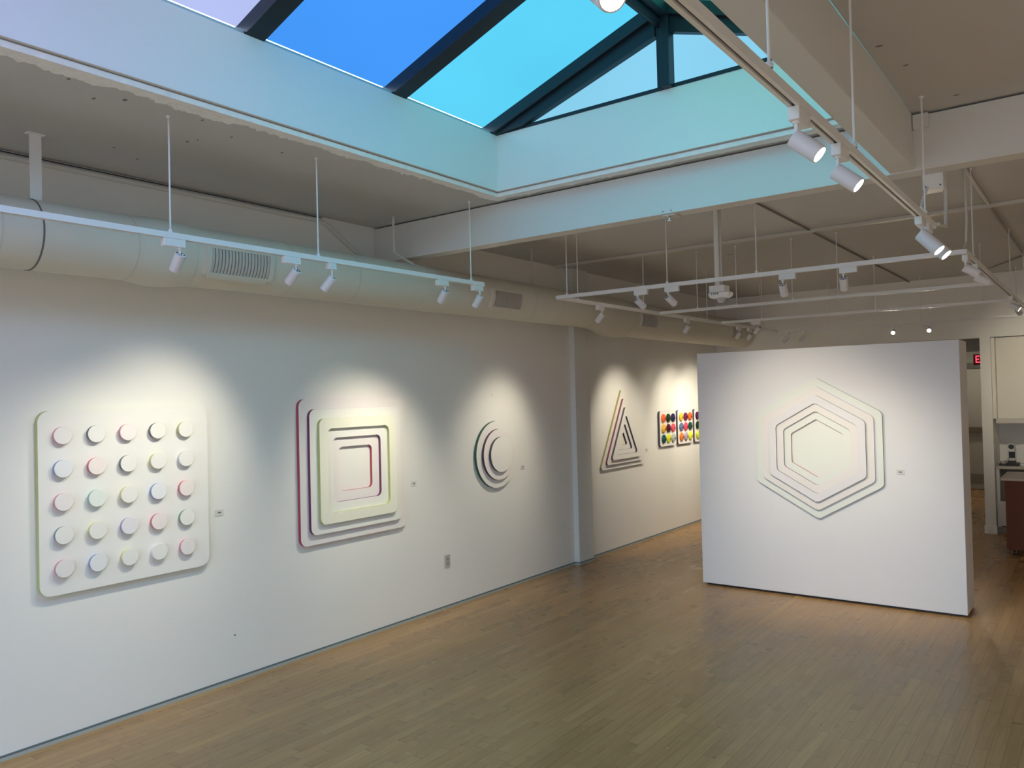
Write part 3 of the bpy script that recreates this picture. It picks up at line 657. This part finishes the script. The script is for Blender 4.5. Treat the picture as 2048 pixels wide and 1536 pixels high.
# 6: three panels of coloured buttons
cols = [[(250, 110, 60), (30, 60, 25), (40, 40, 90), (245, 190, 70), (90, 20, 45), (240, 90, 110), (25, 90, 85), (235, 235, 60), (190, 200, 190)],
        [(245, 200, 70), (110, 35, 75), (230, 110, 40), (100, 120, 160), (240, 80, 110), (20, 80, 65), (245, 130, 50), (180, 170, 190), (235, 240, 60)],
        [(80, 20, 70), (240, 120, 60), (40, 60, 120), (20, 50, 25), (240, 90, 120), (245, 200, 80), (215, 225, 60), (90, 40, 90), (60, 130, 100)]]
lab = ['white panel of nine glossy coloured buttons, nearest of the three, beginning with orange', 'white panel of nine glossy coloured buttons, middle one, yellow button at its upper left', 'white panel of coloured buttons partly hidden behind the display wall']
for i, y0 in enumerate((10.19, 10.775, 11.36)):
    O = (0, y0+.265, 1.49); t = empty('button_panel', O, label=lab[i], cat='wall art', group='coloured button panels')
    sqp = rounded([(-.262, -.25), (.262, -.25), (.262, .25), (-.262, .25)], .04)
    b = prism(BM(), sqp, onleft(O[1], O[2]), 0, .032, 0, 1); obj('base_panel', b, [[W0, WP, WP][i], eK], t, world=O)
    for q in range(9):
        rr, cc = divmod(q, 3); cy, cz = O[1]-.155+.155*cc, O[2]+.148-.146*rr
        cm = srgb(*cols[i][q]); m = mat('button_%d%d' % (i, q), cm, .18, coat=.6)
        b = BM(); lathe(b, [(0, .030), (.060, .030), (.064, .042), (.058, .054), (.035, .062), (0, .065)], 28, 'x', (0, cy, cz)); bt = obj('button', b, m, t, world=O, smooth=True)
        b = BM(); lathe(b, [(.017, .060), (.015, .070), (0, .072)], 14, 'x', (0, cy+.006, cz-.004)); obj('knob', b, mat('button_core_%d%d' % (i, q), tuple(c*.35 for c in cm), .2), bt, world=O, smooth=True)
# wall labels (small clear cards with a grey lens shaped print)
CARD = mat('label_card', (.70, .70, .68), .3); PRINT = mat('label_print', (.22, .22, .22), .5)
def card(f3, O, label):
    t = empty('wall_label', O, label=label, cat='label', group='artwork labels')
    obj('card', prism(BM(), rounded([(-.033, -.021), (.033, -.021), (.033, .021), (-.033, .021)], .003, 2), f3, 0, .003), CARD, t, world=O)
    ln = [(-.017, 0), (-.010, .005), (0, .0075), (.010, .005), (.017, 0), (.010, -.005), (0, -.0075), (-.010, -.005)]
    obj('print', prism(BM(), ln, lambda u, v, h: f3(u, v, h+.003), 0, .0006), PRINT, t, world=O)
for y, z, lb in ((3.271, 1.225, 'small clear label right of the disc relief'), (5.254, 1.229, 'small clear label right of the nested squares relief'), (6.943, 1.235, 'small label right of the round relief'), (9.83, 1.222, 'tiny label right of the triangular relief')):
    card(onleft(y, z), (0, y, z), lb)
card(lambda u, v, h: (3.579+u, 7.799-h, 1.237+v), (3.579, 7.799, 1.237), 'small label right of the hexagonal relief on the display wall')
# outlet
ot = empty('wall_outlet', (0, 5.686, .447), label='beige wall outlet low on the left wall between two artworks', cat='outlet'); O = tuple(ot.location)
obj('cover_plate', prism(BM(), rounded([(-.035, -.058), (.035, -.058), (.035, .058), (-.035, .058)], .004, 3), onleft(5.686, .447), 0, .006), mat('outlet_plate', (.50, .49, .44), .4), ot, world=O)
for dz in (.02, -.02):
    s = obj('socket', prism(BM(), rounded([(-.016, -.014), (.016, -.014), (.016, .014), (-.016, .014)], .006, 3), lambda u, v, h: (.009+h, 5.686+u, .447+dz+v), 0, .002), mat('outlet_socket', (.36, .35, .31), .4), ot, world=O)
    b = BM(); box(b, .0105, .0125, 5.679, 5.681, .443+dz, .452+dz); box(b, .0105, .0125, 5.691, 5.693, .443+dz, .452+dz); obj('slot', b, BLACK, s, world=O)
# a few nail holes and scuffs in the left wall
rnd = random.Random(5)
b = BM()
for y, z in ((7.62, .545), (7.70, .50), (7.74, .485), (7.82, .44), (6.43, 2.02), (7.12, .72), (3.38, .33)):
    prism(b, [(.006*math.cos(a)*(.7+rnd.random()*.6), .005*math.sin(a)) for a in [k*math.pi/4 for k in range(8)]], onleft(y, z), -.001, -.0015+.0005)
struct('trim_5', b, mat('wall_chip', (.35, .33, .30), .9))
# ------------------------------------------------------------------ free standing display wall
dw = empty('display_wall', (2.87, 8.02, 0), label='free standing white display wall carrying the hexagonal relief', cat='partition'); O = tuple(dw.location)
DWM = mat('display_wall_paint', (.82, .81, .84), .6, bump=.03, bscale=90, var=.01, vscale=2)
obj('body', box(BM(), 1.664, 4.074, 7.80, 8.235, .022, 2.40), DWM, dw, world=O, bevel=.004)
obj('plinth', box(BM(), 1.70, 4.04, 7.84, 8.20, 0, .022), BLACK, dw, world=O)

# ------------------------------------------------------------------ kitchenette niche
O = (4.6, 12.9, 0)
uc = empty('upper_cabinet', (5.0, 12.75, 1.55), label='pale upper cabinet front filling the niche above the coffee machine', cat='cabinet'); UO = tuple(uc.location)
obj('body', box(BM(), 3.895, 6.38, 12.56, 13.14, 1.545, 2.64), mat('cabinet_cream', (.80, .78, .70), .6), uc, world=UO)
obj('filler_strip', box(BM(), 3.852, 3.893, 12.44, 12.60, 1.545, 2.64), MATS['cabinet_cream'], uc, world=UO)
obj('light_rail', box(BM(), 3.875, 6.38, 12.50, 12.60, 1.480, 1.545), mat('cabinet_trim', (.62, .58, .52), .5), uc, world=UO)
ct = tag(obj('worktop', box(BM(), 3.855, 6.38, 12.50, 13.14, .865, .90), mat('worktop_grey', (.55, .50, .45), .35), world=(5, 12.8, .88), bevel=.003), 'grey kitchenette worktop in the niche under the coffee machine', 'worktop')
lc = empty('base_cabinet', (4.3, 12.8, 0), label='white base cabinet under the niche worktop', cat='cabinet'); LO = tuple(lc.location)
obj('side_panel', box(BM(), 3.857, 3.895, 12.52, 13.1, .08, .865), METALW, lc, world=LO)
obj('drawer_front', box(BM(), 3.857, 3.96, 12.505, 12.52, .10, .43), METALW, lc, world=LO, bevel=.003)
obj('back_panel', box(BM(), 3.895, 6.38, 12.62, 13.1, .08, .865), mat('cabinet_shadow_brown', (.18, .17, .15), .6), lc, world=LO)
obj('toe_kick', box(BM(), 3.857, 6.38, 12.53, 13.1, 0, .08), mat('toe_kick_grey', (.40, .38, .35), .5), lc, world=LO)
# coffee machine
cmx, cmy = 4.03, 12.74
cf = empty('coffee_machine', (cmx, cmy, .90), label='black and silver capsule coffee machine on the niche worktop', cat='coffee machine'); CO = tuple(cf.location)
SILV = mat('silver_plastic', (.62, .60, .57), .35, metal=.3)
obj('base', box(BM(), cmx-.06, cmx+.08, cmy-.12, cmy+.10, .90, .935), BLACK, cf, world=CO, bevel=.006)
obj('drip_tray', box(BM(), cmx-.045, cmx+.045, cmy-.13, cmy-.02, .935, .965), DARK, cf, world=CO, bevel=.005)
obj('column', box(BM(), cmx-.042, cmx+.042, cmy-.02, cmy+.09, .935, 1.14), SILV, cf, world=CO, bevel=.010)
b = BM(); box(b, cmx-.040, cmx+.040, cmy-.11, cmy-.02, 1.09, 1.15); lathe(b, [(0, -.115), (.046, -.115), (.046, .0), (0, .0)], 28, 'y', (cmx, cmy, 1.155)); obj('brew_head', b, SILV, cf, world=CO, bevel=.004)
obj('head_ring', lathe(BM(), [(0, -.006), (.030, -.006), (.034, 0), (0, 0)], 24, 'y', (cmx, cmy-.116, 1.158)), BLACK, cf, world=CO)
obj('front_panel', box(BM(), cmx-.034, cmx+.034, cmy-.028, cmy-.019, 1.00, 1.085), BLACK, cf, world=CO)
obj('cup_stand', box(BM(), cmx-.036, cmx+.036, cmy-.10, cmy-.02, .968, .985), SILV, cf, world=CO, bevel=.004)
t = empty('serving_tray', (3.94, 12.74, .90), label='dark tray left of the coffee machine', cat='tray'); TO = tuple(t.location)
b = BM(); box(b, 3.885, 3.965, 12.62, 12.86, .90, .906); box(b, 3.885, 3.89, 12.62, 12.86, .906, .925); box(b, 3.89, 3.965, 12.62, 12.625, .906, .925); obj('tray_body', b, DARK, t, world=TO)
for k, (dx, dy) in enumerate(((3.907, 12.68), (3.942, 12.72))):
    tag(obj('drinking_glass', lathe(BM(), [(0, 0), (.013, 0), (.016, .055), (.0145, .055), (.0115, .004), (0, .004)], 18, c=(dx, dy, .9062)), GLASSC, world=(dx, dy, .9062), smooth=True), ['drinking glass standing at the left of the dark tray', 'drinking glass standing at the right of the dark tray beside the coffee machine'][k], 'glass', 'glasses on the tray')
b = BM(); box(b, 4.135, 4.22, 12.62, 12.74, .90, .93); tag(obj('napkin_stack', b, METALW, world=(4.18, 12.68, .9), bevel=.006), 'white napkin stack right of the coffee machine', 'napkins')
# rolling cart at the right edge
kc = empty('rolling_cart', (4.6, 11.25, 0), label='dark red-brown rolling cart with a pale countertop at the right edge', cat='cart'); KO = tuple(kc.location)
obj('cart_body', box(BM(), 4.10, 5.30, 10.88, 11.62, .075, .88), mat('cart_mahogany', (.15, .045, .024), .55, spec=.3, var=.25, vscale=3, stretch=(1, 1, .1), bump=.02), kc, world=KO, bevel=.004)
obj('countertop', box(BM(), 4.06, 5.34, 10.84, 11.66, .88, .912), mat('cart_top', (.55, .47, .40), .3), kc, world=KO, bevel=.004)
for x in (4.17, 5.22):
    for y in (10.95, 11.55):
        cs = obj('caster', lathe(BM(), [(0, -.012), (.030, -.012), (.032, -.006), (.032, .006), (.030, .012), (0, .012)], 20, 'x', (x, y, .032)), BLACK, kc, world=KO, smooth=True)
        b = BM(); box(b, x-.018, x-.014, y-.02, y+.02, .03, .07); box(b, x+.014, x+.018, y-.02, y+.02, .03, .07); box(b, x-.022, x+.022, y-.025, y+.025, .068, .075); obj('fork', b, CHROME, cs, world=KO)
# ------------------------------------------------------------------ end of the passage: door, exit sign
dr = empty('door_1', (3.25, 17.58, 0), kind='structure'); O = tuple(dr.location)
obj('door_leaf', box(BM(), 2.75, 3.80, 17.54, 17.58, .01, 2.33), mat('passage_door', (.38, .37, .34), .5), dr, world=O)
obj('panic_bar', box(BM(), 2.80, 3.76, 17.44, 17.53, 1.10, 1.20), mat('panic_bar_brown', (.14, .11, .08), .4), dr, world=O, bevel=.006)
obj('kick_plate', box(BM(), 2.78, 3.78, 17.525, 17.54, .14, .30), mat('kick_plate_grey', (.20, .21, .20), .4), dr, world=O)
b = BM(); box(b, 2.65, 2.75, 17.5, 17.6, 0, 2.43); box(b, 3.80, 3.90, 17.5, 17.6, 0, 2.43); box(b, 2.65, 3.90, 17.5, 17.6, 2.33, 2.43); obj('door_frame', b, mat('frame_dark', (.10, .10, .09), .5), dr, world=O)
obj('door_closer', box(BM(), 3.35, 3.62, 17.45, 17.54, 2.20, 2.27), DARK, dr, world=O)
ex = empty('exit_sign', (3.50, 15.9, 2.45), label='red lit exit sign half hidden by the passage jamb', cat='sign'); O = tuple(ex.location)
obj('sign_box', box(BM(), 3.24, 3.56, 15.9, 15.93, 2.35, 2.54), mat('sign_dark_red', (.16, .004, .01), .4), ex, world=O, bevel=.003)
lettering('EXIT', .175, emit('exit_red', (1, .07, .12), 1.6), ex, Vector((3.268, 15.895, 2.445))-Vector(O), .002, (.70, 1, 1), 'LEFT', offset=.003)
obj('hanger', box(BM(), 3.38, 3.42, 15.9, 15.93, 2.54, 2.85), DARK, ex, world=O)
struct('wall_passage_header', box(BM(), 2.6, 3.95, 14.6, 14.7, 2.54, 2.85), CEIL)

pf = empty('added_passage_light', (3.3, 16.6, 2.85), label='unseen flush ceiling light added to brighten the passage before the far door', cat='ceiling light'); O = tuple(pf.location)  # unseen fixture added to brighten the dark passage
obj('fill_light_body', lathe(BM(), [(0, -.03), (.12, -.03), (.14, 0), (0, 0)], 28, c=(3.3, 16.6, 2.85)), METALW, pf, world=O, smooth=True)
L = bpy.data.lights.new('passage_fill_light', 'AREA'); L.shape = 'DISK'; L.size = .22; L.energy = 8; L.color = (1, .88, .70)
lo = bpy.data.objects.new('passage_fill_light', L); COL.objects.link(lo); lo.parent = pf; lo.location = (0, 0, -.035)
